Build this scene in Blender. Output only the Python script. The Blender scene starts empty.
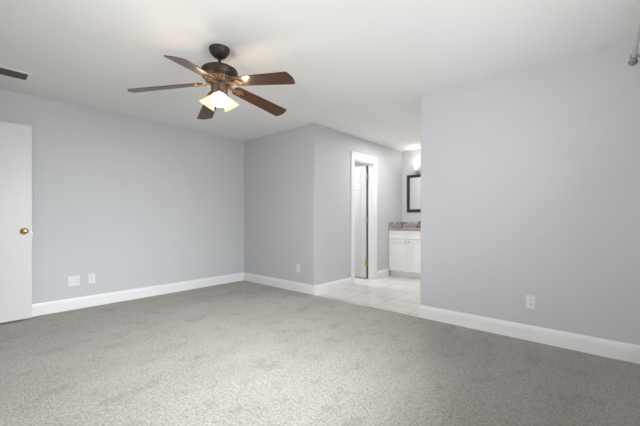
import bpy, bmesh, math, random
from mathutils import Vector, Matrix

random.seed(4)
R = math.radians
sc = bpy.context.scene
C = sc.collection

# ------------------------------------------------------------------ camera
CAM_H = 1.09
YAW = 41.3
cam_d = bpy.data.cameras.new('camera')
cam_d.sensor_width = 36.0
cam_d.lens = 325.0 / 640.0 * 36.0
cam_d.shift_y = 5.0 / 640.0
cam_d.clip_start = 0.02
cam = bpy.data.objects.new('camera', cam_d)
cam.location = (0, 0, CAM_H)
cam.rotation_euler = (R(90), 0, R(YAW))
C.objects.link(cam)
sc.camera = cam

# ------------------------------------------------------------------ view and world
sc.view_settings.view_transform = 'Standard'
sc.view_settings.look = 'None'
sc.view_settings.exposure = 0.06
sc.view_settings.gamma = 1.0
sc.view_settings.use_curve_mapping = False
sc.cycles.use_denoising = True
sc.cycles.max_bounces = 10
sc.cycles.diffuse_bounces = 8

w = bpy.data.worlds.new('sky')
sc.world = w
w.use_nodes = True
bg = w.node_tree.nodes['Background']
sky = w.node_tree.nodes.new('ShaderNodeTexSky')
sky.sky_type = 'HOSEK_WILKIE'
sky.turbidity = 6
w.node_tree.links.new(sky.outputs[0], bg.inputs[0])
bg.inputs[1].default_value = 0.8


def area(name, loc, rot, sx, sy, power, col, spread=180):
    l = bpy.data.lights.new(name, 'AREA')
    l.shape = 'RECTANGLE'
    l.size, l.size_y = sx, sy
    l.energy = power
    l.color = col
    l.spread = R(spread)
    o = bpy.data.objects.new(name, l)
    o.location = loc
    o.rotation_euler = rot
    C.objects.link(o)
    return o


# right window daylight slanting down; added fills lift the ceiling and back walls
FILL_TINT = (0.97, 0.985, 1.0)
area('sky_light_right', (0.255, 1.2, 1.42), (R(75), 0, R(90)), 1.6, 1.3, 29, (0.93, 0.975, 1.0), 90)
area('sky_light_right_steep', (0.255, 1.2, 1.42), (R(60), 0, R(90)), 1.6, 1.3, 15, (0.92, 0.97, 1.0), 70)
area('ceiling_fill_right', (0.255, 2.0, 1.42), (R(125), 0, R(90)), 1.6, 1.3, 9, FILL_TINT, 150)  # added uplight that brightens the ceiling
area('fill_near', (-1.25, -0.235, 1.35), (R(90), 0, 0), 2.0, 1.5, 11, FILL_TINT, 180)  # added fill from behind the camera, for the back walls
area('fill_near_straight', (-1.25, -0.235, 1.35), (R(90), 0, 0), 2.0, 1.5, 15, FILL_TINT, 90)  # narrower added fill on the same spot
area('ceiling_fill_near', (-1.25, -0.235, 1.35), (R(125), 0, 0), 2.0, 1.5, 11, FILL_TINT, 150)  # same spot turned upward, added for the ceiling
# ceiling lamp of the bathroom passage; unseen light added to brighten the closet door
area('lamp_passage', (-2.3, 4.9, 2.41), (0, 0, 0), 0.4, 0.4, 21, (1.0, 0.98, 0.96))
area('closet_fill', (-4.0, 4.3, 2.41), (0, 0, 0), 0.4, 0.4, 27, (1.0, 0.98, 0.96))

# ------------------------------------------------------------------ materials


def mat(name, col, rough=0.5, metal=0.0, noise=None, bump=None, spec=0.5, emit=None, trans=None):
    """principled material; noise=(scale, col2, amount), bump=(scale, strength)"""
    m = bpy.data.materials.new(name)
    m.use_nodes = True
    nt = m.node_tree
    p = nt.nodes['Principled BSDF']
    p.inputs['Base Color'].default_value = (*col, 1)
    p.inputs['Roughness'].default_value = rough
    p.inputs['Metallic'].default_value = metal
    p.inputs['Specular IOR Level'].default_value = spec
    tc = nt.nodes.new('ShaderNodeTexCoord')
    if noise:
        s, c2, a = noise
        n = nt.nodes.new('ShaderNodeTexNoise')
        n.inputs['Scale'].default_value = s
        n.inputs['Detail'].default_value = 4
        nt.links.new(tc.outputs['Object'], n.inputs['Vector'])
        r = nt.nodes.new('ShaderNodeMapRange')
        r.inputs['From Min'].default_value = 0.35
        r.inputs['From Max'].default_value = 0.65
        r.inputs['To Max'].default_value = a
        nt.links.new(n.outputs['Fac'], r.inputs['Value'])
        mx = nt.nodes.new('ShaderNodeMixRGB')
        mx.inputs[1].default_value = (*col, 1)
        mx.inputs[2].default_value = (*c2, 1)
        nt.links.new(r.outputs['Result'], mx.inputs[0])
        nt.links.new(mx.outputs[0], p.inputs['Base Color'])
    if bump:
        n2 = nt.nodes.new('ShaderNodeTexNoise')
        n2.inputs['Scale'].default_value = bump[0]
        n2.inputs['Detail'].default_value = 3
        nt.links.new(tc.outputs['Object'], n2.inputs['Vector'])
        b = nt.nodes.new('ShaderNodeBump')
        b.inputs['Strength'].default_value = bump[1]
        b.inputs['Distance'].default_value = 0.003
        nt.links.new(n2.outputs['Fac'], b.inputs['Height'])
        nt.links.new(b.outputs['Normal'], p.inputs['Normal'])
    if emit:
        p.inputs['Emission Color'].default_value = (*emit[0], 1)
        p.inputs['Emission Strength'].default_value = emit[1]
    return m


M = {}
M['wall'] = mat('wall_paint', (0.552, 0.561, 0.577), 0.55, noise=(2.0, (0.545, 0.554, 0.570), 1), bump=(90, 0.08), spec=0.3)
M['ceil'] = mat('ceiling_paint', (0.88, 0.873, 0.862), 0.9, noise=(2.0, (0.87, 0.863, 0.852), 1), bump=(120, 0.08), spec=0.2)
M['trim'] = mat('white_trim_paint', (0.80, 0.80, 0.797), 0.35, noise=(6, (0.785, 0.785, 0.782), 1), spec=0.4)
M['door'] = mat('white_door_paint', (0.655, 0.655, 0.665), 0.4, noise=(2, (0.65, 0.65, 0.66), 1), spec=0.4)
M['cab'] = mat('white_cabinet_paint', (0.80, 0.80, 0.79), 0.35, noise=(5, (0.78, 0.78, 0.77), 1), spec=0.4)
M['plate'] = mat('white_plastic', (0.74, 0.74, 0.745), 0.35, noise=(20, (0.72, 0.72, 0.725), 1))
M['slot'] = mat('dark_slot', (0.05, 0.05, 0.05), 0.6, noise=(40, (0.07, 0.07, 0.07), 1))
M['brass'] = mat('brass', (0.66, 0.45, 0.18), 0.28, 1.0, noise=(30, (0.55, 0.36, 0.13), 1))
M['steel'] = mat('brushed_steel', (0.55, 0.55, 0.56), 0.38, 0.9, noise=(40, (0.48, 0.48, 0.49), 1))
M['bronze'] = mat('oiled_bronze', (0.030, 0.018, 0.013), 0.42, 0.35, noise=(14, (0.050, 0.028, 0.018), 1))
M['copper'] = mat('rubbed_copper', (0.30, 0.19, 0.12), 0.40, 0.6, noise=(40, (0.21, 0.13, 0.085), 1))
M['faucet'] = mat('brushed_bronze', (0.30, 0.22, 0.15), 0.3, 0.9, noise=(40, (0.24, 0.17, 0.11), 1))
M['rod'] = mat('pewter', (0.66, 0.65, 0.60), 0.42, 0.35, noise=(30, (0.58, 0.57, 0.52), 1))
M['pewter'] = mat('dark_pewter', (0.34, 0.33, 0.28), 0.4, 0.5, noise=(30, (0.27, 0.26, 0.22), 1))
M['darkwood'] = mat('espresso_frame', (0.022, 0.015, 0.011), 0.35, noise=(20, (0.035, 0.022, 0.016), 1))
M['sink'] = mat('white_porcelain', (0.80, 0.80, 0.79), 0.1, noise=(5, (0.78, 0.78, 0.77), 1))
M['mirror'] = mat('mirror_glass', (0.85, 0.86, 0.86), 0.02, 1.0, noise=(3, (0.84, 0.85, 0.85), 1))
M['vent'] = mat('vent_dark_metal', (0.115, 0.098, 0.080), 0.6, noise=(30, (0.095, 0.082, 0.068), 1))
M['gap_shade'] = mat('dark_gap_shade', (0.08, 0.08, 0.08), 0.8, noise=(30, (0.11, 0.11, 0.11), 1))  # dark tone standing in for shade in the closet door gaps


def glass_mat():
    m = bpy.data.materials.new('window_glass')
    m.use_nodes = True
    nt = m.node_tree
    nt.nodes.remove(nt.nodes['Principled BSDF'])
    t = nt.nodes.new('ShaderNodeBsdfTransparent')
    g = nt.nodes.new('ShaderNodeBsdfGlossy')
    g.inputs['Roughness'].default_value = 0.02
    f = nt.nodes.new('ShaderNodeFresnel')
    mx = nt.nodes.new('ShaderNodeMixShader')
    nt.links.new(f.outputs[0], mx.inputs[0])
    nt.links.new(t.outputs[0], mx.inputs[1])
    nt.links.new(g.outputs[0], mx.inputs[2])
    nt.links.new(mx.outputs[0], nt.nodes['Material Output'].inputs[0])
    return m


def shade_mat(name, dif, col, strength):
    """frosted lamp glass glowing with the bulb inside it"""
    return mat(name, dif, 0.35, noise=(25, tuple(c * 0.96 for c in dif), 1), emit=(col, strength))


def carpet_mat():
    m = bpy.data.materials.new('cut_pile_carpet')
    m.use_nodes = True
    nt = m.node_tree
    L = nt.links.new
    p = nt.nodes['Principled BSDF']
    p.inputs['Roughness'].default_value = 1.0
    p.inputs['Specular IOR Level'].default_value = 0.0
    p.inputs['Sheen Weight'].default_value = 0.15
    p.inputs['Sheen Roughness'].default_value = 0.6
    tc = nt.nodes.new('ShaderNodeTexCoord')

    def noise(scale, detail, rough, mapping=None):
        n = nt.nodes.new('ShaderNodeTexNoise')
        n.inputs['Scale'].default_value = scale
        n.inputs['Detail'].default_value = detail
        n.inputs['Roughness'].default_value = rough
        if mapping:
            mp = nt.nodes.new('ShaderNodeMapping')
            mp.inputs['Rotation'].default_value = (0, 0, R(mapping[0]))
            mp.inputs['Scale'].default_value = (mapping[1], mapping[2], 1)
            L(tc.outputs['Object'], mp.inputs[0])
            L(mp.outputs[0], n.inputs['Vector'])
        else:
            L(tc.outputs['Object'], n.inputs['Vector'])
        return n

    def ramp(src, a, b, c0, c1):
        r = nt.nodes.new('ShaderNodeValToRGB')
        r.color_ramp.elements[0].position = a
        r.color_ramp.elements[1].position = b
        r.color_ramp.elements[0].color = (*c0, 1)
        r.color_ramp.elements[1].color = (*c1, 1)
        L(src, r.inputs[0])
        return r

    def mult(a, b):
        x = nt.nodes.new('ShaderNodeMixRGB')
        x.blend_type = 'MULTIPLY'
        x.inputs[0].default_value = 1
        L(a, x.inputs[1])
        L(b, x.inputs[2])
        return x
    fine = noise(95, 6, 0.85)
    tuft = noise(38, 4, 0.75)
    mark = noise(2.6, 4, 0.6, (30, 1.0, 0.45))
    foot = noise(7, 3, 0.55, (-25, 1, 0.7))
    a = ramp(fine.outputs['Fac'], 0.36, 0.63, (0.210, 0.186, 0.162), (0.620, 0.590, 0.552))
    b = ramp(tuft.outputs['Fac'], 0.36, 0.57, (0.77, 0.755, 0.74), (1, 1, 1))
    c = ramp(mark.outputs['Fac'], 0.36, 0.60, (0.91, 0.90, 0.89), (1, 1, 1))
    d = ramp(foot.outputs['Fac'], 0.33, 0.45, (0.87, 0.855, 0.84), (1, 1, 1))
    col = mult(mult(mult(a.outputs[0], b.outputs[0]).outputs[0], c.outputs[0]).outputs[0], d.outputs[0])
    L(col.outputs[0], p.inputs['Base Color'])
    add = nt.nodes.new('ShaderNodeMath')
    add.operation = 'ADD'
    L(fine.outputs['Fac'], add.inputs[0])
    L(tuft.outputs['Fac'], add.inputs[1])
    bp = nt.nodes.new('ShaderNodeBump')
    bp.inputs['Strength'].default_value = 0.8
    bp.inputs['Distance'].default_value = 0.005
    L(add.outputs[0], bp.inputs['Height'])
    L(bp.outputs[0], p.inputs['Normal'])
    return m


def tile_mat():
    m = bpy.data.materials.new('cream_floor_tile')
    m.use_nodes = True
    nt = m.node_tree
    L = nt.links.new
    p = nt.nodes['Principled BSDF']
    p.inputs['Roughness'].default_value = 0.22
    tc = nt.nodes.new('ShaderNodeTexCoord')
    mp = nt.nodes.new('ShaderNodeMapping')
    mp.inputs['Location'].default_value = (2.165, -3.50, 0)
    L(tc.outputs['Object'], mp.inputs[0])
    br = nt.nodes.new('ShaderNodeTexBrick')
    br.offset = 0.0
    br.inputs['Scale'].default_value = 1.0
    br.inputs['Brick Width'].default_value = 0.47
    br.inputs['Row Height'].default_value = 0.47
    br.inputs['Mortar Size'].default_value = 0.005
    br.inputs['Mortar Smooth'].default_value = 0.2
    br.inputs['Color1'].default_value = (0.68, 0.665, 0.64, 1)
    br.inputs['Color2'].default_value = (0.655, 0.64, 0.615, 1)
    br.inputs['Mortar'].default_value = (0.42, 0.405, 0.38, 1)
    L(mp.outputs[0], br.inputs['Vector'])
    n = nt.nodes.new('ShaderNodeTexNoise')
    n.inputs['Scale'].default_value = 5
    n.inputs['Detail'].default_value = 5
    L(tc.outputs['Object'], n.inputs['Vector'])
    r = nt.nodes.new('ShaderNodeValToRGB')
    r.color_ramp.elements[0].position = 0.35
    r.color_ramp.elements[0].color = (0.92, 0.91, 0.89, 1)
    r.color_ramp.elements[1].position = 0.65
    L(n.outputs['Fac'], r.inputs[0])
    x = nt.nodes.new('ShaderNodeMixRGB')
    x.blend_type = 'MULTIPLY'
    x.inputs[0].default_value = 1
    L(br.outputs['Color'], x.inputs[1])
    L(r.outputs[0], x.inputs[2])
    L(x.outputs[0], p.inputs['Base Color'])
    b = nt.nodes.new('ShaderNodeBump')
    b.invert = True
    b.inputs['Strength'].default_value = 0.4
    b.inputs['Distance'].default_value = 0.002
    L(br.outputs['Fac'], b.inputs['Height'])
    L(b.outputs[0], p.inputs['Normal'])
    return m


def granite_mat():
    m = bpy.data.materials.new('brown_grey_granite')
    m.use_nodes = True
    nt = m.node_tree
    L = nt.links.new
    p = nt.nodes['Principled BSDF']
    p.inputs['Roughness'].default_value = 0.15
    tc = nt.nodes.new('ShaderNodeTexCoord')
    n = nt.nodes.new('ShaderNodeTexNoise')
    n.inputs['Scale'].default_value = 5.5
    n.inputs['Detail'].default_value = 8
    n.inputs['Roughness'].default_value = 0.7
    n.inputs['Distortion'].default_value = 1.2
    L(tc.outputs['Object'], n.inputs['Vector'])
    r = nt.nodes.new('ShaderNodeValToRGB')
    e = r.color_ramp.elements
    e[0].position, e[0].color = 0.32, (0.10, 0.085, 0.08, 1)
    e[1].position, e[1].color = 0.70, (0.60, 0.57, 0.54, 1)
    k = e.new(0.47)
    k.color = (0.30, 0.265, 0.255, 1)
    k = e.new(0.56)
    k.color = (0.42, 0.385, 0.37, 1)
    L(n.outputs['Fac'], r.inputs[0])
    L(r.outputs[0], p.inputs['Base Color'])
    return m


def wood_mat():
    m = bpy.data.materials.new('cherry_blade_wood')
    m.use_nodes = True
    nt = m.node_tree
    L = nt.links.new
    p = nt.nodes['Principled BSDF']
    p.inputs['Roughness'].default_value = 0.30
    p.inputs['Coat Weight'].default_value = 0.25
    p.inputs['Coat Roughness'].default_value = 0.25
    tc = nt.nodes.new('ShaderNodeTexCoord')
    mp = nt.nodes.new('ShaderNodeMapping')
    mp.inputs['Scale'].default_value = (1.2, 22, 22)
    L(tc.outputs['Object'], mp.inputs[0])
    n = nt.nodes.new('ShaderNodeTexNoise')
    n.inputs['Scale'].default_value = 4
    n.inputs['Detail'].default_value = 5
    n.inputs['Distortion'].default_value = 0.6
    L(mp.outputs[0], n.inputs['Vector'])
    r = nt.nodes.new('ShaderNodeValToRGB')
    e = r.color_ramp.elements
    e[0].position, e[0].color = 0.32, (0.024, 0.009, 0.004, 1)
    e[1].position, e[1].color = 0.70, (0.105, 0.036, 0.013, 1)
    L(n.outputs['Fac'], r.inputs[0])
    L(r.outputs[0], p.inputs['Base Color'])
    return m


M['glass'] = glass_mat()
M['carpet'] = carpet_mat()
M['tile'] = tile_mat()
M['granite'] = granite_mat()
M['wood'] = wood_mat()
M['fanshade'] = shade_mat('lit_frosted_fan_shade', (0.12, 0.11, 0.09), (1.0, 0.90, 0.62), 0.80)
M['fanshade_in'] = shade_mat('lit_frosted_fan_shade_inside', (0.75, 0.73, 0.68), (1.0, 0.95, 0.82), 0.9)
M['vanshade'] = shade_mat('lit_frosted_bath_shade', (0.5, 0.5, 0.48), (1.0, 0.97, 0.93), 0.7)
M['bulb'] = mat('glowing_bulb', (0.9, 0.9, 0.85), 0.4, noise=(20, (0.88, 0.88, 0.83), 1), emit=((1.0, 0.95, 0.84), 14))

# ------------------------------------------------------------------ mesh helpers


def link(name, bm, m, parent=None, smooth=False, bevel=None, loc=None):
    me = bpy.data.meshes.new(name)
    bmesh.ops.recalc_face_normals(bm, faces=bm.faces[:])
    bm.to_mesh(me)
    bm.free()
    if isinstance(m, (list, tuple)):
        for x in m:
            me.materials.append(x)
    else:
        me.materials.append(m)
    o = bpy.data.objects.new(name, me)
    C.objects.link(o)
    if parent:
        o.parent = parent
    if loc:
        o.location = loc
    if smooth:
        for pl in me.polygons:
            pl.use_smooth = True
        me.set_sharp_from_angle(angle=R(40))
    if bevel:
        md = o.modifiers.new('bevel', 'BEVEL')
        md.width = bevel
        md.segments = 2
        md.limit_method = 'ANGLE'
        md.angle_limit = R(40)
    return o


def box(bm, a, b, mi=0):
    x0, y0, z0 = [min(p, q) for p, q in zip(a, b)]
    x1, y1, z1 = [max(p, q) for p, q in zip(a, b)]
    v = [bm.verts.new(p) for p in ((x0, y0, z0), (x1, y0, z0), (x1, y1, z0), (x0, y1, z0),
                                   (x0, y0, z1), (x1, y0, z1), (x1, y1, z1), (x0, y1, z1))]
    for f in ((0, 3, 2, 1), (4, 5, 6, 7), (0, 1, 5, 4), (1, 2, 6, 5), (2, 3, 7, 6), (3, 0, 4, 7)):
        bm.faces.new([v[i] for i in f]).material_index = mi


def boxes(*bs):
    bm = bmesh.new()
    for a, b in bs:
        box(bm, a, b)
    return bm


def frame_to(axis):
    """rotation that takes +Z onto axis"""
    return Vector((0, 0, 1)).rotation_difference(Vector(axis).normalized()).to_matrix().to_4x4()


def lathe(bm, prof, mtx=Matrix(), seg=32, close=True):
    """prof: list of (radius, z); revolved about z then transformed"""
    rings = []
    for r, z in prof:
        if r < 1e-5:
            rings.append([bm.verts.new(mtx @ Vector((0, 0, z)))])
        else:
            rings.append([bm.verts.new(mtx @ Vector((r * math.cos(2 * math.pi * k / seg), r * math.sin(2 * math.pi * k / seg), z))) for k in range(seg)])
    for a, b in zip(rings, rings[1:]):
        for k in range(seg):
            k2 = (k + 1) % seg
            if len(a) == 1 and len(b) == 1:
                continue
            if len(a) == 1:
                bm.faces.new((a[0], b[k2], b[k]))
            elif len(b) == 1:
                bm.faces.new((a[k], a[k2], b[0]))
            else:
                bm.faces.new((a[k], a[k2], b[k2], b[k]))
    if close:
        for rg in (rings[0], rings[-1]):
            if len(rg) > 2:
                bm.faces.new(rg)


def tube(bm, pts, r, seg=12):
    pts = [Vector(p) for p in pts]
    rings = []
    for i, p in enumerate(pts):
        d = (pts[min(i + 1, len(pts) - 1)] - pts[max(i - 1, 0)])
        mt = Matrix.Translation(p) @ frame_to(d)
        rr = r[i] if isinstance(r, (list, tuple)) else r
        rings.append([bm.verts.new(mt @ Vector((rr * math.cos(2 * math.pi * k / seg), rr * math.sin(2 * math.pi * k / seg), 0))) for k in range(seg)])
    for a, b in zip(rings, rings[1:]):
        # align rings
        s = min(range(seg), key=lambda q: (b[q].co - a[0].co).length)
        for k in range(seg):
            bm.faces.new((a[k], a[(k + 1) % seg], b[(k + 1 + s) % seg], b[(k + s) % seg]))
        rings[rings.index(b)] = b
    bm.faces.new(rings[0])
    bm.faces.new(rings[-1])


def prism(bm, poly, z0, z1, mtx=Matrix()):
    a = [bm.verts.new(mtx @ Vector((x, y, z0))) for x, y in poly]
    b = [bm.verts.new(mtx @ Vector((x, y, z1))) for x, y in poly]
    n = len(poly)
    bm.faces.new(a[::-1])
    bm.faces.new(b)
    for k in range(n):
        bm.faces.new((a[k], a[(k + 1) % n], b[(k + 1) % n], b[k]))


def round_rect(w, h, r, n=4):
    out = []
    for cx, cy, a0 in ((w / 2 - r, h / 2 - r, 0), (-w / 2 + r, h / 2 - r, 90), (-w / 2 + r, -h / 2 + r, 180), (w / 2 - r, -h / 2 + r, 270)):
        for k in range(n + 1):
            a = R(a0 + 90 * k / n)
            out.append((cx + r * math.cos(a), cy + r * math.sin(a)))
    return out


def structure(o):
    o['kind'] = 'structure'
    return o


def thing(name, label, cat, loc, rz=0, group=None):
    o = bpy.data.objects.new(name, None)
    o.empty_display_size = 0.1
    o.location = loc
    o.rotation_euler = (0, 0, rz)
    C.objects.link(o)
    return tag(o, label, cat, group)


def tag(o, label, cat, group=None):
    o['label'] = label
    o['category'] = cat
    if group:
        o['group'] = group
    return o


# ------------------------------------------------------------------ room shell
XL, XR = -4.77, 0.27          # left and right wall faces
YN, YB = -0.25, 3.41          # near and back wall faces
XB, XC = -3.105, -1.53         # sides of the passage
YE = 6.06                     # end wall of the bathroom passage
H = 2.44
T = 0.11                      # wall thickness

# carpet floor (with the closet and the hall outside the bedroom door)
structure(link('floor', boxes(((XL - T, YN - T - 1.3, -0.06), (XR + T, YB, 0.0))), M['carpet']))
structure(link('floor_tile', boxes(((XL - T, YB, -0.06), (XC + T, YE + T, -0.006))), M['tile']))
structure(link('ceiling', boxes(((XL - T, YN - T - 1.3, H), (XR + T, YE + T, H + 0.08))), M['ceil']))

structure(link('wall_left', boxes(((XL - T, YN - T, 0), (XL, YE, H))), M['wall']))
structure(link('wall_back_left', boxes(((XL, YB, 0), (XB - T, YB + T, H))), M['wall']))
RB = 0.014


def bead(cx, cy, sx):
    return [(cx + sx * RB * math.cos(R(a)), cy + RB * math.sin(R(a))) for a in (180, 202.5, 225, 247.5, 270)]


bm = bmesh.new()
prism(bm, bead(XC + RB, YB + RB, 1) + [(XR, YB), (XR, YB + T), (XC, YB + T)], 0, H)
structure(link('wall_back_right', bm, M['wall']))
# right wall with its window opening
WY0, WY1, WZ0, WZ1 = 0.38, 2.95, 0.74, 2.10
structure(link('wall_right', boxes(((XR, YN - T, 0), (XR + T, WY0, H)), ((XR, WY1, 0), (XR + T, YB + T, H)),
                                   ((XR, WY0, 0), (XR + T, WY1, WZ0)), ((XR, WY0, WZ1), (XR + T, WY1, H))), M['wall']))
# near wall with the bedroom doorway and an added window behind the camera
DX0, DX1 = -4.63, -3.80
NX0, NX1, NZ0, NZ1 = -2.3, -0.2, 0.55, 2.15
structure(link('wall_near', boxes(((XL, YN - T, 0), (DX0, YN, H)), ((DX0, YN - T, 2.06), (DX1, YN, H)),
                                  ((DX1, YN - T, 0), (NX0, YN, H)), ((NX1, YN - T, 0), (XR, YN, H)),
                                  ((NX0, YN - T, 0), (NX1, YN, NZ0)), ((NX0, YN - T, NZ1), (NX1, YN, H))), M['wall']))
structure(link('wall_hall', boxes(((XL - T, YN - T - 1.3, 0), (XL, YN - T, H)), ((XL, YN - T - 1.3, 0), (-3.3, YN - T - 1.2, H)),
                                  ((-3.4, YN - T - 1.2, 0), (-3.3, YN - T, H))), M['wall']))
# passage: left wall with the closet door opening, end wall, right wall
OY0, OY1, OZ = 4.385, 4.99, 2.06
bm = boxes(((XB - T, OY1, 0), (XB, YE, H)), ((XB - T, OY0, OZ), (XB, OY1, H)))
prism(bm, bead(XB - RB, YB + RB, -1) + [(XB - T, YB), (XB - T, OY0), (XB, OY0)], 0, H)
structure(link('wall_passage_left', bm, M['wall']))
structure(link('wall_passage_end', boxes(((XL, YE, 0), (XC + T, YE + T, H))), M['wall']))
structure(link('wall_passage_right', boxes(((XC, YB + T, 0), (XC + T, YE, H))), M['wall']))
structure(link('wall_closet', boxes(((XL, 5.62, 0), (XB - T, 5.70, H))), M['wall']))

# ------------------------------------------------------------------ baseboards
PROF = [(0, 0), (0.016, 0), (0.016, 0.098), (0.0135, 0.104), (0.0135, 0.112), (0.010, 0.118), (0.007, 0.128), (0.005, 0.135), (0, 0.135)]


def baseboard(name, p0, p1, nrm, z=0.0):
    bm = bmesh.new()
    p0, p1, nrm = Vector((*p0, z)), Vector((*p1, z)), Vector((*nrm, 0))
    rows = []
    for p in (p0, p1):
        rows.append([bm.verts.new(p + nrm * a + Vector((0, 0, b))) for a, b in PROF])
    n = len(PROF)
    for k in range(n):
        bm.faces.new((rows[0][k], rows[0][(k + 1) % n], rows[1][(k + 1) % n], rows[1][k]))
    bm.faces.new(rows[0])
    bm.faces.new(rows[1])
    return structure(link(name, bm, M['trim']))


e = 0.016
baseboard('baseboard_left', (XL, YN), (XL, YB), (1, 0))
baseboard('baseboard_back_left', (XL + e, YB), (XB + e, YB), (0, -1))
baseboard('baseboard_back_right', (XC - e, YB), (XR, YB), (0, -1))
baseboard('baseboard_right', (XR, YN), (XR, YB - e), (-1, 0))
baseboard('baseboard_near', (DX1 + 0.09, YN), (XR - e, YN), (0, 1))
baseboard('baseboard_passage_left', (XB, YB), (XB, OY0 - 0.09), (1, 0), -0.006)
baseboard('baseboard_passage_corner', (XB, OY1 + 0.09), (XB, 5.49), (1, 0), -0.006)
baseboard('baseboard_passage_right', (XC, YB), (XC, YE), (-1, 0), -0.006)
baseboard('baseboard_passage_end', (-2.29, YE), (XC - e, YE), (0, -1), -0.006)

# ------------------------------------------------------------------ windows (they light the room; the near one is added)


def window(name, horizontal, c0, c1, z0, z1, wall, sgn):
    """horizontal 'x' or 'y': the axis the window runs along; wall: inner face; sgn: outward direction"""
    def P(u, v, z):
        return (u, v, z) if horizontal == 'x' else (v, u, z)
    a, b = wall + sgn * 0.03, wall + sgn * 0.09
    f = 0.045
    mid = (c0 + c1) / 2
    bm = bmesh.new()
    for u0, u1, q0, q1 in ((c0, c1, z0, z0 + f), (c0, c1, z1 - f, z1), (c0, c0 + f, z0, z1), (c1 - f, c1, z0, z1), (mid - 0.02, mid + 0.02, z0, z1)):
        box(bm, P(u0, a, q0), P(u1, b, q1))
    fr = structure(link(name, bm, M['trim']))
    bm = bmesh.new()
    m2 = wall + sgn * 0.06
    box(bm, P(c0 + f, m2 - 0.003, z0 + f), P(c1 - f, m2 + 0.003, z1 - f))
    link('window_glass', bm, M['glass'], fr)
    bm = bmesh.new()
    box(bm, P(c0 - 0.03, wall - sgn * 0.02, z0 - 0.022), P(c1 + 0.03, a, z0))
    link('window_sill', bm, M['trim'], fr)
    return fr


window('window_1', 'y', WY0, WY1, WZ0, WZ1, XR, 1)
window('window_added', 'x', NX0, NX1, NZ0, NZ1, YN, -1)  # unseen window, added to go with the near fill lights

# ------------------------------------------------------------------ casings
CW, CT = 0.092, 0.017


bm = bmesh.new()
cx0, cx1 = XB, XB + CT
zt = OZ + 0.105
box(bm, (cx0, OY0 - CW + 0.03, -0.006), (cx1 - 0.006, OY0, zt - 0.03))
box(bm, (cx0, OY1, -0.006), (cx1 - 0.006, OY1 + CW - 0.03, zt - 0.03))
box(bm, (cx0, OY0, OZ), (cx1 - 0.006, OY1, zt - 0.03))
# raised outer band of the moulding
box(bm, (cx0, OY0 - CW, -0.006), (cx1, OY0 - CW + 0.03, zt))
box(bm, (cx0, OY1 + CW - 0.03, -0.006), (cx1, OY1 + CW, zt))
box(bm, (cx0, OY0 - CW + 0.03, zt - 0.03), (cx1, OY1 + CW - 0.03, zt))
box(bm, (cx0, OY0 - CW - 0.006, zt), (cx1 + 0.005, OY1 + CW + 0.006, zt + 0.012))
# jambs
box(bm, (XB - T - 0.002, OY0, -0.006), (XB + 0.003, OY0 + 0.016, OZ))
box(bm, (XB - T - 0.002, OY1 - 0.016, -0.006), (XB + 0.003, OY1, OZ))
box(bm, (XB - T - 0.002, OY0 + 0.016, OZ - 0.016), (XB + 0.003, OY1 - 0.016, OZ))
# door stop
box(bm, (XB - 0.07, OY1 - 0.027, -0.006), (XB - 0.035, OY1 - 0.016, OZ - 0.016))
box(bm, (XB - 0.07, OY0 + 0.016, -0.006), (XB - 0.035, OY0 + 0.027, OZ - 0.016))
structure(link('trim_1', bm, M['trim'], bevel=0.003))
bm = bmesh.new()
for (x0, x1, z0, z1) in ((DX1, DX1 + CW, 0, 2.15), (DX0, DX1, 2.06, 2.15), (DX0 - 0.08, DX0, 0, 2.15)):
    box(bm, (x0, YN, z0), (x1, YN + CT, z1))
box(bm, (DX0, YN - T, 0), (DX0 + 0.016, YN, 2.06))
box(bm, (DX1 - 0.016, YN - T, 0), (DX1, YN, 2.06))
box(bm, (DX0 + 0.016, YN - T, 2.044), (DX1 - 0.016, YN, 2.06))
structure(link('trim_2', bm, M['trim'], bevel=0.003))

# ------------------------------------------------------------------ doors


def knob(bm, base, axis):
    mt = Matrix.Translation(base) @ frame_to(axis)
    lathe(bm, [(0, 0), (0.033, 0), (0.033, 0.004), (0.028, 0.009), (0.013, 0.012), (0.011, 0.03), (0.016, 0.036), (0.026, 0.044),
               (0.029, 0.054), (0.027, 0.063), (0.018, 0.069), (0, 0.071)], mt, 24)


# bedroom door, swung open in front of the left wall
d1 = structure(link('door_1', boxes(((-4.655, YN + 0.02, 0.022), (-4.62, 0.58, 2.075))), M['door'], bevel=0.002))
bm = bmesh.new()
knob(bm, Vector((-4.62, 0.52, 0.952)), (1, 0, 0))
knob(bm, Vector((-4.655, 0.52, 0.952)), (-1, 0, 0))
k = link('door_knob', bm, M['brass'], d1, smooth=True)
k['label'] = 'round brass knob'
bm = boxes(((-4.649, 0.5795, 0.922), (-4.626, 0.582, 0.982)))
link('latch_plate', bm, M['brass'], d1)
bm = boxes(((-4.645, 0.582, 0.944), (-4.630, 0.592, 0.962)))
link('latch_bolt', bm, M['slot'], d1, bevel=0.003)
for z in (0.25, 1.05, 1.85):
    bm = bmesh.new()
    lathe(bm, [(0.006, z - 0.045), (0.006, z + 0.045)], Matrix.Translation((-4.617, YN + 0.016, 0)), 12)
    link('hinge', bm, M['brass'], d1)

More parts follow.
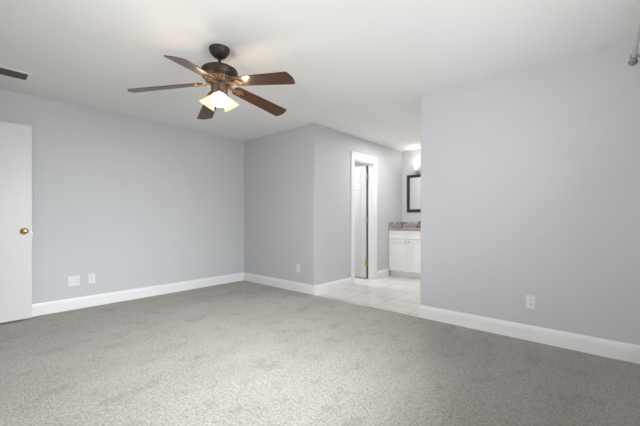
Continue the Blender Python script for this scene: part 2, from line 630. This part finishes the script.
# closet door, open a quarter turn into the closet: six raised panels
LX0, LX1, LY0, LY1 = -3.845, -3.245, 4.951, 4.986
Z0, Z1 = 0.008, 2.036
bm = bmesh.new()
box(bm, (LX0 + 0.01, LY0 + 0.006, Z0 + 0.01), (LX1 - 0.01, LY1 - 0.006, Z1 - 0.01))
st = 0.105
cxm = (LX0 + LX1) / 2
for x0, x1 in ((LX0, LX0 + st), (LX1 - st, LX1)):
    box(bm, (x0, LY0, Z0), (x1, LY1, Z1))
rails = ((Z0, 0.22), (0.80, 0.98), (1.60, 1.70), (1.93, Z1))
for z0, z1 in rails:
    box(bm, (LX0 + st, LY0, z0), (LX1 - st, LY1, z1))
for z0, z1 in ((0.22, 0.80), (0.98, 1.60), (1.70, 1.93)):
    box(bm, (cxm - 0.045, LY0, z0), (cxm + 0.045, LY1, z1))
    for x0, x1 in ((LX0 + st, cxm - 0.045), (cxm + 0.045, LX1 - st)):
        box(bm, (x0 + 0.02, LY0 + 0.001, z0 + 0.02), (x1 - 0.02, LY1 - 0.001, z1 - 0.02))
d2 = structure(link('door_2', bm, M['door'], bevel=0.004))
for z in (0.28, 1.06, 1.84):
    bm = bmesh.new()
    lathe(bm, [(0.010, z - 0.055), (0.010, z + 0.055)], Matrix.Translation((-3.232, 4.950, 0)), 14)
    box(bm, (-3.265, 4.948, z - 0.055), (-3.235, 4.9525, z + 0.055))
    link('hinge', bm, M['brass'] if z < 1 else M['steel'], d2, smooth=True)
bm = boxes(((LX1, LY0 + 0.010, Z0), (LX1 + 0.026, LY1 - 0.004, Z1)))  # dark strip as the shade in the gap between leaf and jamb
link('hinge_gap_shade', bm, M['gap_shade'], d2)
bm = boxes(((LX0 + 0.01, LY0 + 0.004, -0.006), (LX1 - 0.0, LY1 - 0.008, 0.008)))  # dark strip as the shade in the gap under the leaf
link('bottom_gap_shade', bm, M['gap_shade'], d2)
bm = bmesh.new()
knob(bm, Vector((LX0 + 0.06, LY0, 0.95)), (0, -1, 0))
link('door_knob', bm, M['brass'], d2, smooth=True)

# ------------------------------------------------------------------ ceiling fan
FX, FY = -2.316, 1.42
CB = CAM_H
fan = thing('ceiling_fan', 'five blade ceiling fan with brown wooden blades, dark bronze motor and three lit frosted shades', 'ceiling fan', (FX, FY, H))
I = Matrix()


def fz(rel):                 # height above the camera -> local z under the ceiling
    return CB + rel - H


bm = bmesh.new()
lathe(bm, [(0, 0), (0.080, 0), (0.081, -0.012), (0.076, -0.018), (0.076, -0.026), (0.071, -0.036), (0.058, -0.055), (0.042, -0.069), (0.026, -0.077), (0, -0.078)], I, 40)
link('canopy', bm, M['bronze'], fan, smooth=True)
bm = bmesh.new()
lathe(bm, [(0.013, -0.072), (0.013, fz(1.20))], I, 20)
lathe(bm, [(0.018, fz(1.220)), (0.026, fz(1.214)), (0.028, fz(1.200)), (0.026, fz(1.19))], I, 24)
link('downrod', bm, M['bronze'], fan, smooth=True)
bm = bmesh.new()
lathe(bm, [(0, fz(1.204)), (0.050, fz(1.204)), (0.085, fz(1.200)), (0.115, fz(1.192)), (0.134, fz(1.181)), (0.143, fz(1.168)),
           (0.144, fz(1.156)), (0.140, fz(1.150)), (0.144, fz(1.144)), (0.142, fz(1.132)), (0.132, fz(1.118)), (0.112, fz(1.110)), (0, fz(1.110))], I, 48)
link('motor_housing', bm, M['bronze'], fan, smooth=True)
# vented copper band under the motor
bm = bmesh.new()
lathe(bm, [(0, fz(1.112)), (0.112, fz(1.112)), (0.112, fz(1.104)), (0.098, fz(1.098)), (0.088, fz(1.080)), (0.090, fz(1.074)), (0, fz(1.074))], I, 48)
for k in range(24):
    a = 2 * math.pi * k / 24
    mt = Matrix.Rotation(a, 4, 'Z')
    p = [(0.094, -0.004), (0.108, -0.0045), (0.108, 0.0045), (0.094, 0.004)]
    prism(bm, p, fz(1.080), fz(1.103), mt)
ring = link('vented_band', bm, M['copper'], fan, smooth=True)
ring['label'] = 'copper coloured vented band under the motor'
bm = bmesh.new()
lathe(bm, [(0, fz(1.076)), (0.074, fz(1.076)), (0.076, fz(1.066)), (0.066, fz(1.055)), (0.064, fz(1.010)), (0.055, fz(0.995)), (0.030, fz(0.985)), (0, fz(0.983))], I, 36)
hub = link('light_fitter', bm, M['bronze'], fan, smooth=True)

BL = [47.5, 119.5, 191.5, 263.5, 335.5]
DROOP, PITCH = [7.8, 10.0, 10.3, 10.3, 7.0], -12


def blade_outline():
    r0, r1 = 0.128, 0.675
    pts = []
    w0, w1 = 0.056, 0.074
    # root end rounded
    for k in range(9):
        a = R(90 + 180 * k / 8)
        pts.append((r0 + 0.035 + 0.035 * math.cos(a), w0 * math.sin(a)))
    rc = 0.020
    for k in range(6):
        a = R(-90 + 90 * k / 5)
        pts.append((r1 - 0.012 - rc + rc * math.cos(a), -w1 + rc + rc * math.sin(a)))
    for k in range(1, 5):
        t = k / 5
        y = (-w1 + rc) * (1 - t) + (w1 - rc) * t
        pts.append((r1 - 0.012 + 0.012 * math.sin(math.pi * t), y))
    for k in range(6):
        a = R(90 * k / 5)
        pts.append((r1 - 0.012 - rc + rc * math.cos(a), w1 - rc + rc * math.sin(a)))
    return pts


bm = bmesh.new()
prism(bm, blade_outline(), -0.003, 0.003)
blade0 = link('blade', bm, M['wood'], fan, bevel=0.0015)
# scrolled blade iron holding the blade from below, in the blade's own frame
bm = bmesh.new()
# arm from the motor
arm = [(0.070, 0.0, -0.004), (0.10, 0.0, -0.010), (0.13, 0.0, -0.010), (0.16, 0.0, -0.006)]
for (x, y, z), (x2, y2, z2) in zip(arm, arm[1:]):
    prism(bm, [(x, -0.017), (x2, -0.015), (x2, 0.015), (x, 0.017)], z - 0.004, z + 0.004)
# leaf shaped holder plate with two curled prongs
leaf = [(0.150, -0.012), (0.165, -0.026), (0.190, -0.031), (0.212, -0.024), (0.200, -0.015), (0.216, -0.008), (0.236, 0.0),
        (0.216, 0.008), (0.200, 0.015), (0.212, 0.024), (0.190, 0.031), (0.165, 0.026), (0.150, 0.012)]
prism(bm, leaf, -0.009, -0.003)
for x, y in ((0.182, -0.020), (0.182, 0.020), (0.220, 0.0)):
    lathe(bm, [(0.006, -0.013), (0.007, -0.009)], Matrix.Translation((x, y, 0)), 10)
iron0 = link('blade_iron', bm, M['copper'], blade0, bevel=0.001)
iron0['label'] = 'copper coloured blade bracket'
ROOT_Z = fz(1.082)
for i, a in enumerate(BL):
    if i == 0:
        b = blade0
    else:
        b = blade0.copy()
        C.objects.link(b)
        b.parent = fan
        ir = iron0.copy()
        C.objects.link(ir)
        ir.parent = b
    m = Matrix.Translation((0, 0, ROOT_Z)) @ Matrix.Rotation(R(a + YAW), 4, 'Z') @ Matrix.Rotation(R(DROOP[i]), 4, 'Y') @ Matrix.Rotation(R(PITCH), 4, 'X')
    b.matrix_local = m

# three lamps: socket arm, shade, bulb, with its own light
TILT = 37
for a in (-73, 47, 167):
    ph = R(a + YAW)
    ax = Vector((math.sin(R(TILT)) * math.cos(ph), math.sin(R(TILT)) * math.sin(ph), -math.cos(R(TILT))))
    org = Vector((0, 0, fz(1.055)))
    mt = Matrix.Translation(org) @ frame_to(ax)
    bm = bmesh.new()
    lathe(bm, [(0.014, 0.02), (0.014, 0.075), (0.022, 0.080), (0.024, 0.105), (0.020, 0.112)], mt, 20)
    sock = link('lamp_socket', bm, M['bronze'], fan, smooth=True)
    bm = bmesh.new()
    S = 0.098
    lathe(bm, [(0.021, S), (0.025, S + 0.006), (0.030, S + 0.018), (0.038, S + 0.036), (0.049, S + 0.060), (0.060, S + 0.080), (0.068, S + 0.092),
               (0.066, S + 0.092), (0.047, S + 0.060), (0.036, S + 0.036), (0.028, S + 0.018), (0.019, S + 0.006)], mt, 36, close=False)
    bm.faces.ensure_lookup_table()
    for q in bm.faces[36 * 6:]:
        q.material_index = 1
    sh = link('lamp_shade', bm, [M['fanshade'], M['fanshade_in']], fan, smooth=True)
    bm = bmesh.new()
    lathe(bm, [(0.012, 0.100), (0.013, 0.115), (0.022, 0.130), (0.028, 0.145), (0.027, 0.158), (0.018, 0.170), (0, 0.175)], mt, 24)
    link('bulb', bm, M['bulb'], fan, smooth=True)
    l = bpy.data.lights.new('fan_lamp', 'POINT')
    l.energy = 1.5
    l.color = (1.0, 0.80, 0.52)
    l.shadow_soft_size = 0.02
    lo = bpy.data.objects.new('fan_lamp', l)
    C.objects.link(lo)
    lo.parent = fan
    lo.location = org + ax * 0.186

# added fill lights without bulbs, warming the blade roots from below
for a in (-5, 107, 227):
    l = bpy.data.lights.new('blade_root_fill', 'POINT')
    l.energy = 1.3
    l.color = (1.0, 0.78, 0.50)
    l.shadow_soft_size = 0.02
    lo = bpy.data.objects.new('blade_root_fill', l)
    C.objects.link(lo)
    lo.parent = fan
    lo.location = (0.165 * math.cos(R(a + YAW)), 0.165 * math.sin(R(a + YAW)), fz(0.945))

# ------------------------------------------------------------------ ceiling vent
V = thing('ceiling_vent', 'ceiling air vent with dark louvres and white frame above the open door', 'air vent', (-4.143, 0.28, H))
x0, x1, y0, y1 = -0.078, 0.078, -0.205, 0.203
f = 0.028
bm = boxes(((x0 - f, y0 - f, -0.006), (x0, y1 + f, 0)), ((x1, y0 - f, -0.006), (x1 + f, y1 + f, 0)),
           ((x0, y0 - f, -0.006), (x1, y0, 0)), ((x0, y1, -0.006), (x1, y1 + f, 0)))
fr = link('vent_frame', bm, M['ceil'], V, bevel=0.002)
fr['label'] = 'white frame'
bm = boxes(((x0, y0, -0.0015), (x1, y1, 0)))
link('vent_backing', bm, M['slot'], V)
n = 6
for k in range(n):
    xc = x0 + (k + 0.5) * (x1 - x0) / n
    bm = bmesh.new()
    mt = Matrix.Translation((xc, 0, -0.009)) @ Matrix.Rotation(R(-32), 4, 'Y')
    a = [bm.verts.new(mt @ Vector(p)) for p in ((-0.012, y0, -0.0007), (0.012, y0, -0.0007), (0.012, y1, -0.0007), (-0.012, y1, -0.0007),
                                                (-0.012, y0, 0.0007), (0.012, y0, 0.0007), (0.012, y1, 0.0007), (-0.012, y1, 0.0007))]
    for q in ((0, 3, 2, 1), (4, 5, 6, 7), (0, 1, 5, 4), (1, 2, 6, 5), (2, 3, 7, 6), (3, 0, 4, 7)):
        bm.faces.new([a[i] for i in q])
    link('louvre', bm, M['vent'], V)

# ------------------------------------------------------------------ outlets


def outlet(label, loc, rz, double=False, size=1.0):
    """local frame: x along the wall, -y out of the wall"""
    t = thing('wall_outlet', label, 'outlet', loc, rz, None)
    w_ = (0.116 if double else 0.072) * size
    h_ = 0.117 * size
    mt = Matrix.Rotation(R(90), 4, 'X')

    def plate(poly, z0, z1, cx=0, cz=0):
        bm = bmesh.new()
        prism(bm, poly, z0, z1, Matrix.Translation((cx, 0, cz)) @ mt)
        return bm
    link('cover_plate', plate(round_rect(w_, h_, 0.005), 0, 0.006), M['plate'], t, bevel=0.002)
    cx = w_ / 4 if double else 0
    for cz in (-0.0195, 0.0195):
        rc = link('receptacle', plate(round_rect(0.034, 0.029, 0.012), 0.006, 0.0085, cx, cz), M['plate'], t)
        bm = bmesh.new()
        for sx, hh in ((-0.0065, 0.009), (0.0065, 0.007)):
            box(bm, (cx + sx - 0.0013, -0.0088, cz + 0.003 - hh / 2 + 0.001), (cx + sx + 0.0013, -0.0080, cz + 0.003 + hh / 2 + 0.001))
        lathe(bm, [(0.0026, 0.0080), (0.0026, 0.0088)], Matrix.Translation((cx, 0, cz - 0.0075)) @ mt, 10)
        link('slots', bm, M['slot'], rc)
    bm = bmesh.new()
    lathe(bm, [(0.0035, 0.006), (0.003, 0.0072), (0, 0.0075)], Matrix.Translation((cx, 0, 0)) @ mt, 12)
    link('screw', bm, M['steel'], t)
    if double:
        rj = link('rocker_insert', plate(round_rect(0.033, 0.066, 0.002), 0.006, 0.0085, -w_ / 4, 0), M['plate'], t, bevel=0.001)
    return t


outlet('white duplex outlet low on the wide grey wall right of the passage', (-0.499, YB, 0.343), 0)
outlet('white duplex outlet low on the narrow grey wall left of the passage', (-3.425, YB, 0.34), 0)
outlet('wide double white outlet plate low on the left wall, nearer the open door', (XL, 0.977, 0.338), R(90), True)
outlet('single narrow white outlet low on left wall, beside the wider double plate', (XL, 1.155, 0.340), R(90))

# ------------------------------------------------------------------ curtain rod
RX, RZ = 0.147, 2.20
rod = thing('curtain_rod', 'pewter curtain rod with round finial high on right wall above window', 'curtain rod', (RX, 0, RZ))
bm = bmesh.new()
tube(bm, [(0, 0.20, 0), (0, 1.9, 0), (0, 3.16, 0)], 0.013, 16)
link('rod', bm, M['rod'], rod, smooth=True)
for yy, s in ((3.16, 1), (0.20, -1)):
    bm = bmesh.new()
    lathe(bm, [(0.013, -0.01), (0.018, 0.0), (0.018, 0.007), (0.010, 0.012), (0.010, 0.018), (0.018, 0.025), (0.0255, 0.038), (0.027, 0.048),
               (0.023, 0.062), (0.013, 0.071), (0, 0.074)], Matrix.Translation((0, yy, 0)) @ frame_to((0, s, 0)), 24)
    link('finial', bm, M['pewter'], rod, smooth=True)
for yy in (3.10, 0.30):
    bm = bmesh.new()
    lathe(bm, [(0.014, -0.008), (0.022, -0.008), (0.022, 0.008), (0.014, 0.008)], Matrix.Translation((0, yy, 0)) @ frame_to((0, 1, 0)), 20)
    tube(bm, [(0.018, yy, -0.004), (0.05, yy, -0.02), (0.085, yy, -0.05), (XR - RX - 0.004, yy, -0.085)], [0.009, 0.008, 0.008, 0.010], 12)
    box(bm, (XR - RX - 0.008, yy - 0.018, -0.13), (XR - RX, yy + 0.018, -0.03))
    link('bracket', bm, M['pewter'], rod, smooth=True)

# ------------------------------------------------------------------ vanity
VX0, VX1 = XB + 0.003, -2.30
VYF = 5.52
van = thing('vanity_cabinet', 'white two door bathroom vanity cabinet under the granite countertop', 'cabinet', ((VX0 + VX1) / 2, (VYF + YE) / 2, -0.006))
ox, oy, oz = van.location


def vb(a, b):
    return ((a[0] - ox, a[1] - oy, a[2] - oz), (b[0] - ox, b[1] - oy, b[2] - oz))


link('carcass', boxes(vb((VX0, VYF, 0.10), (VX0 + 0.018, YE - 0.004, 0.862)), vb((VX1 - 0.018, VYF, 0.10), (VX1, YE - 0.004, 0.862)),
                      vb((VX0 + 0.018, VYF, 0.10), (VX1 - 0.018, YE - 0.004, 0.118)), vb((VX0 + 0.018, YE - 0.016, 0.118), (VX1 - 0.018, YE - 0.004, 0.862)),
                      vb((VX0 + 0.018, VYF, 0.118), (VX1 - 0.018, VYF + 0.018, 0.862))), M['cab'], van)
link('toe_kick', boxes(vb((VX0, VYF + 0.065, -0.006), (VX1, VYF + 0.08, 0.10))), M['cab'], van)
vm = -2.702


def raised_panel(x0, x1, z0, z1, st=0.06):
    y = VYF
    bm = bmesh.new()
    box(bm, *vb((x0 + 0.01, y - 0.010, z0 + 0.01), (x1 - 0.01, y - 0.001, z1 - 0.01)))
    for q in ((x0, x0 + st, z0, z1), (x1 - st, x1, z0, z1), (x0 + st, x1 - st, z0, z0 + st), (x0 + st, x1 - st, z1 - st, z1)):
        box(bm, *vb((q[0], y - 0.018, q[2]), (q[1], y, q[3])))
    if z1 - z0 > 0.3:
        box(bm, *vb((x0 + st + 0.018, y - 0.015, z0 + st + 0.018), (x1 - st - 0.018, y, z1 - st - 0.018)))
    return bm


for x0, x1, kx in ((VX0 + 0.012, vm - 0.003, vm - 0.030), (vm + 0.003, VX1 - 0.012, vm + 0.030)):
    dr = link('cabinet_door', raised_panel(x0, x1, 0.106, 0.690), M['cab'], van, bevel=0.002)
    bm = bmesh.new()
    lathe(bm, [(0.007, 0), (0.006, 0.012), (0.013, 0.018), (0.015, 0.024), (0.011, 0.030), (0, 0.031)],
          Matrix.Translation((kx - ox, VYF - 0.018 - oy, 0.655 - oz)) @ frame_to((0, -1, 0)), 16)
    link('knob', bm, M['steel'], dr, smooth=True)
dw = link('drawer_front', raised_panel(VX0 + 0.012, VX1 - 0.012, 0.705, 0.848, 0.03), M['cab'], van, bevel=0.002)
bm = bmesh.new()
tube(bm, [(vm - 0.045 - ox, VYF - 0.018 - oy, 0.776 - oz), (vm - 0.045 - ox, VYF - 0.038 - oy, 0.776 - oz), (vm + 0.045 - ox, VYF - 0.038 - oy, 0.776 - oz), (vm + 0.045 - ox, VYF - 0.018 - oy, 0.776 - oz)], 0.0045, 10)
link('drawer_pull', bm, M['rod'], dw, smooth=True)

ct = thing('countertop', 'brown and grey granite countertop with splash on the white vanity', 'countertop', (vm, 5.785, 0.862))
ox, oy, oz = ct.location
SCX, SCY, SRX, SRY = vm, 5.765, 0.20, 0.155
# slab with an oval basin cut-out
bm = bmesh.new()
N = 40
ov = [(SCX + SRX * math.cos(2 * math.pi * k / N), SCY + SRY * math.sin(2 * math.pi * k / N)) for k in range(N)]
X0, X1, Y0, Y1 = XB + 0.002, -2.282, 5.498, YE - 0.002
outer = []
for k in range(N):
    a = 2 * math.pi * k / N
    dx, dy = math.cos(a), math.sin(a)
    t = min(((X1 - SCX) / dx if dx > 1e-6 else (X0 - SCX) / dx if dx < -1e-6 else 9), ((Y1 - SCY) / dy if dy > 1e-6 else (Y0 - SCY) / dy if dy < -1e-6 else 9))
    outer.append([SCX + dx * t, SCY + dy * t])
for cxn, cyn in ((X0, Y0), (X0, Y1), (X1, Y0), (X1, Y1)):
    k = min(range(N), key=lambda q: (outer[q][0] - cxn) ** 2 + (outer[q][1] - cyn) ** 2)
    outer[k] = [cxn, cyn]
vs = {}
for tagz, z in (('b', 0.0), ('t', 0.036)):
    vs['i' + tagz] = [bm.verts.new((x - ox, y - oy, z)) for x, y in ov]
    vs['o' + tagz] = [bm.verts.new((x - ox, y - oy, z)) for x, y in outer]
for k in range(N):
    k2 = (k + 1) % N
    for a, b in (('it', 'ot'), ('ib', 'ob'), ('it', 'ib'), ('ot', 'ob')):
        bm.faces.new((vs[a][k], vs[a][k2], vs[b][k2], vs[b][k]))
link('slab', bm, M['granite'], ct)
link('side_splash', boxes(((X0 - ox, Y0 + 0.004 - oy, 0.036), (X0 + 0.02 - ox, Y1 - oy, 0.146))), M['granite'], ct, bevel=0.002)
link('back_splash', boxes(((X0 + 0.02 - ox, Y1 - 0.02 - oy, 0.036), (X1 - ox, Y1 - oy, 0.146))), M['granite'], ct, bevel=0.002)
bm = bmesh.new()
mt = Matrix.Translation((SCX - ox, SCY - oy, 0)) @ Matrix.Diagonal((SRX, SRY, 1, 1))
lathe(bm, [(0.99, 0.030), (0.96, 0.0), (0.85, -0.06), (0.55, -0.11), (0.12, -0.125), (0, -0.125)], mt, 40, close=False)
bs = link('sink_basin', bm, M['sink'], ct, smooth=True)
bs['label'] = 'white oval sink basin'

fa = thing('faucet', 'bronze bathroom faucet on the granite countertop by the splash', 'faucet', (-2.675, 5.965, 0.898))
bm = bmesh.new()
prism(bm, round_rect(0.16, 0.05, 0.024), 0, 0.012)
link('faucet_base', bm, M['faucet'], fa, smooth=True)
bm = bmesh.new()
tube(bm, [(0, 0, 0.01), (0, 0, 0.07), (0, -0.01, 0.10), (0, -0.045, 0.122), (0, -0.09, 0.115), (0, -0.115, 0.09), (0, -0.12, 0.07)], [0.016, 0.013, 0.012, 0.011, 0.011, 0.011, 0.012], 16)
link('spout', bm, M['faucet'], fa, smooth=True)
for s in (-1, 1):
    bm = bmesh.new()
    lathe(bm, [(0.018, 0.012), (0.014, 0.03), (0.010, 0.045), (0.016, 0.052), (0.014, 0.062), (0, 0.066)], Matrix.Translation((0.055 * s, 0, 0)), 20)
    tube(bm, [(0.055 * s, 0, 0.055), (0.055 * s + 0.03 * s, -0.008, 0.066), (0.055 * s + 0.055 * s, -0.012, 0.072)], [0.008, 0.006, 0.007], 10)
    link('handle', bm, M['faucet'], fa, smooth=True)

# ------------------------------------------------------------------ mirror
mr = thing('mirror', 'dark wood framed rectangular mirror on bathroom wall above the vanity', 'mirror', (-2.675, YE, 1.207))
mw, mh, fw = 0.315, 0.735, 0.055
bm = bmesh.new()
for q in ((-mw, -mw + fw, 0, mh), (mw - fw, mw, 0, mh), (-mw + fw, mw - fw, 0, fw), (-mw + fw, mw - fw, mh - fw, mh)):
    box(bm, (q[0], -0.028, q[2]), (q[1], 0, q[3]))
link('mirror_frame', bm, M['darkwood'], mr, bevel=0.004)
link('mirror_glass', boxes(((-mw + fw, -0.010, fw), (mw - fw, -0.002, mh - fw))), M['mirror'], mr)

# ------------------------------------------------------------------ vanity light
vl = thing('vanity_light', 'lit frosted glass wall light above the dark framed mirror', 'wall light', (-2.675, YE, 2.035))
bm = bmesh.new()
prism(bm, round_rect(0.26, 0.08, 0.035), 0, 0.02, Matrix.Translation((0, 0, -0.04)) @ Matrix.Rotation(R(90), 4, 'X'))
link('back_plate', bm, M['steel'], vl, bevel=0.003)
for s in (-1, 1):
    X = 0.075 * s
    bm = bmesh.new()
    tube(bm, [(X, -0.018, -0.04), (X, -0.06, -0.075), (X, -0.10, -0.085), (X, -0.115, -0.07)], 0.008, 10)
    lathe(bm, [(0.012, -0.085), (0.026, -0.070), (0.032, -0.040), (0.034, -0.020)], Matrix.Translation((X, -0.115, 0)), 20)
    link('lamp_arm', bm, M['steel'], vl, smooth=True)
    bm = bmesh.new()
    lathe(bm, [(0.031, -0.022), (0.036, 0.0), (0.041, 0.030), (0.047, 0.060), (0.056, 0.085), (0.054, 0.085), (0.045, 0.060), (0.039, 0.030), (0.034, 0.0), (0.029, -0.018)],
          Matrix.Translation((X, -0.115, 0)), 28, close=False)
    link('lamp_shade', bm, M['vanshade'], vl, smooth=True)
    bm = bmesh.new()
    lathe(bm, [(0.012, -0.03), (0.014, -0.01), (0.024, 0.015), (0.026, 0.030), (0.016, 0.050), (0, 0.055)], Matrix.Translation((X, -0.115, 0)), 20)
    link('bulb', bm, M['bulb'], vl, smooth=True)
    l = bpy.data.lights.new('vanity_lamp', 'POINT')
    l.energy = 1.3
    l.color = (1.0, 0.94, 0.86)
    l.shadow_soft_size = 0.04
    lo = bpy.data.objects.new('vanity_lamp', l)
    C.objects.link(lo)
    lo.parent = vl
    lo.location = (X, -0.115, 0.085)
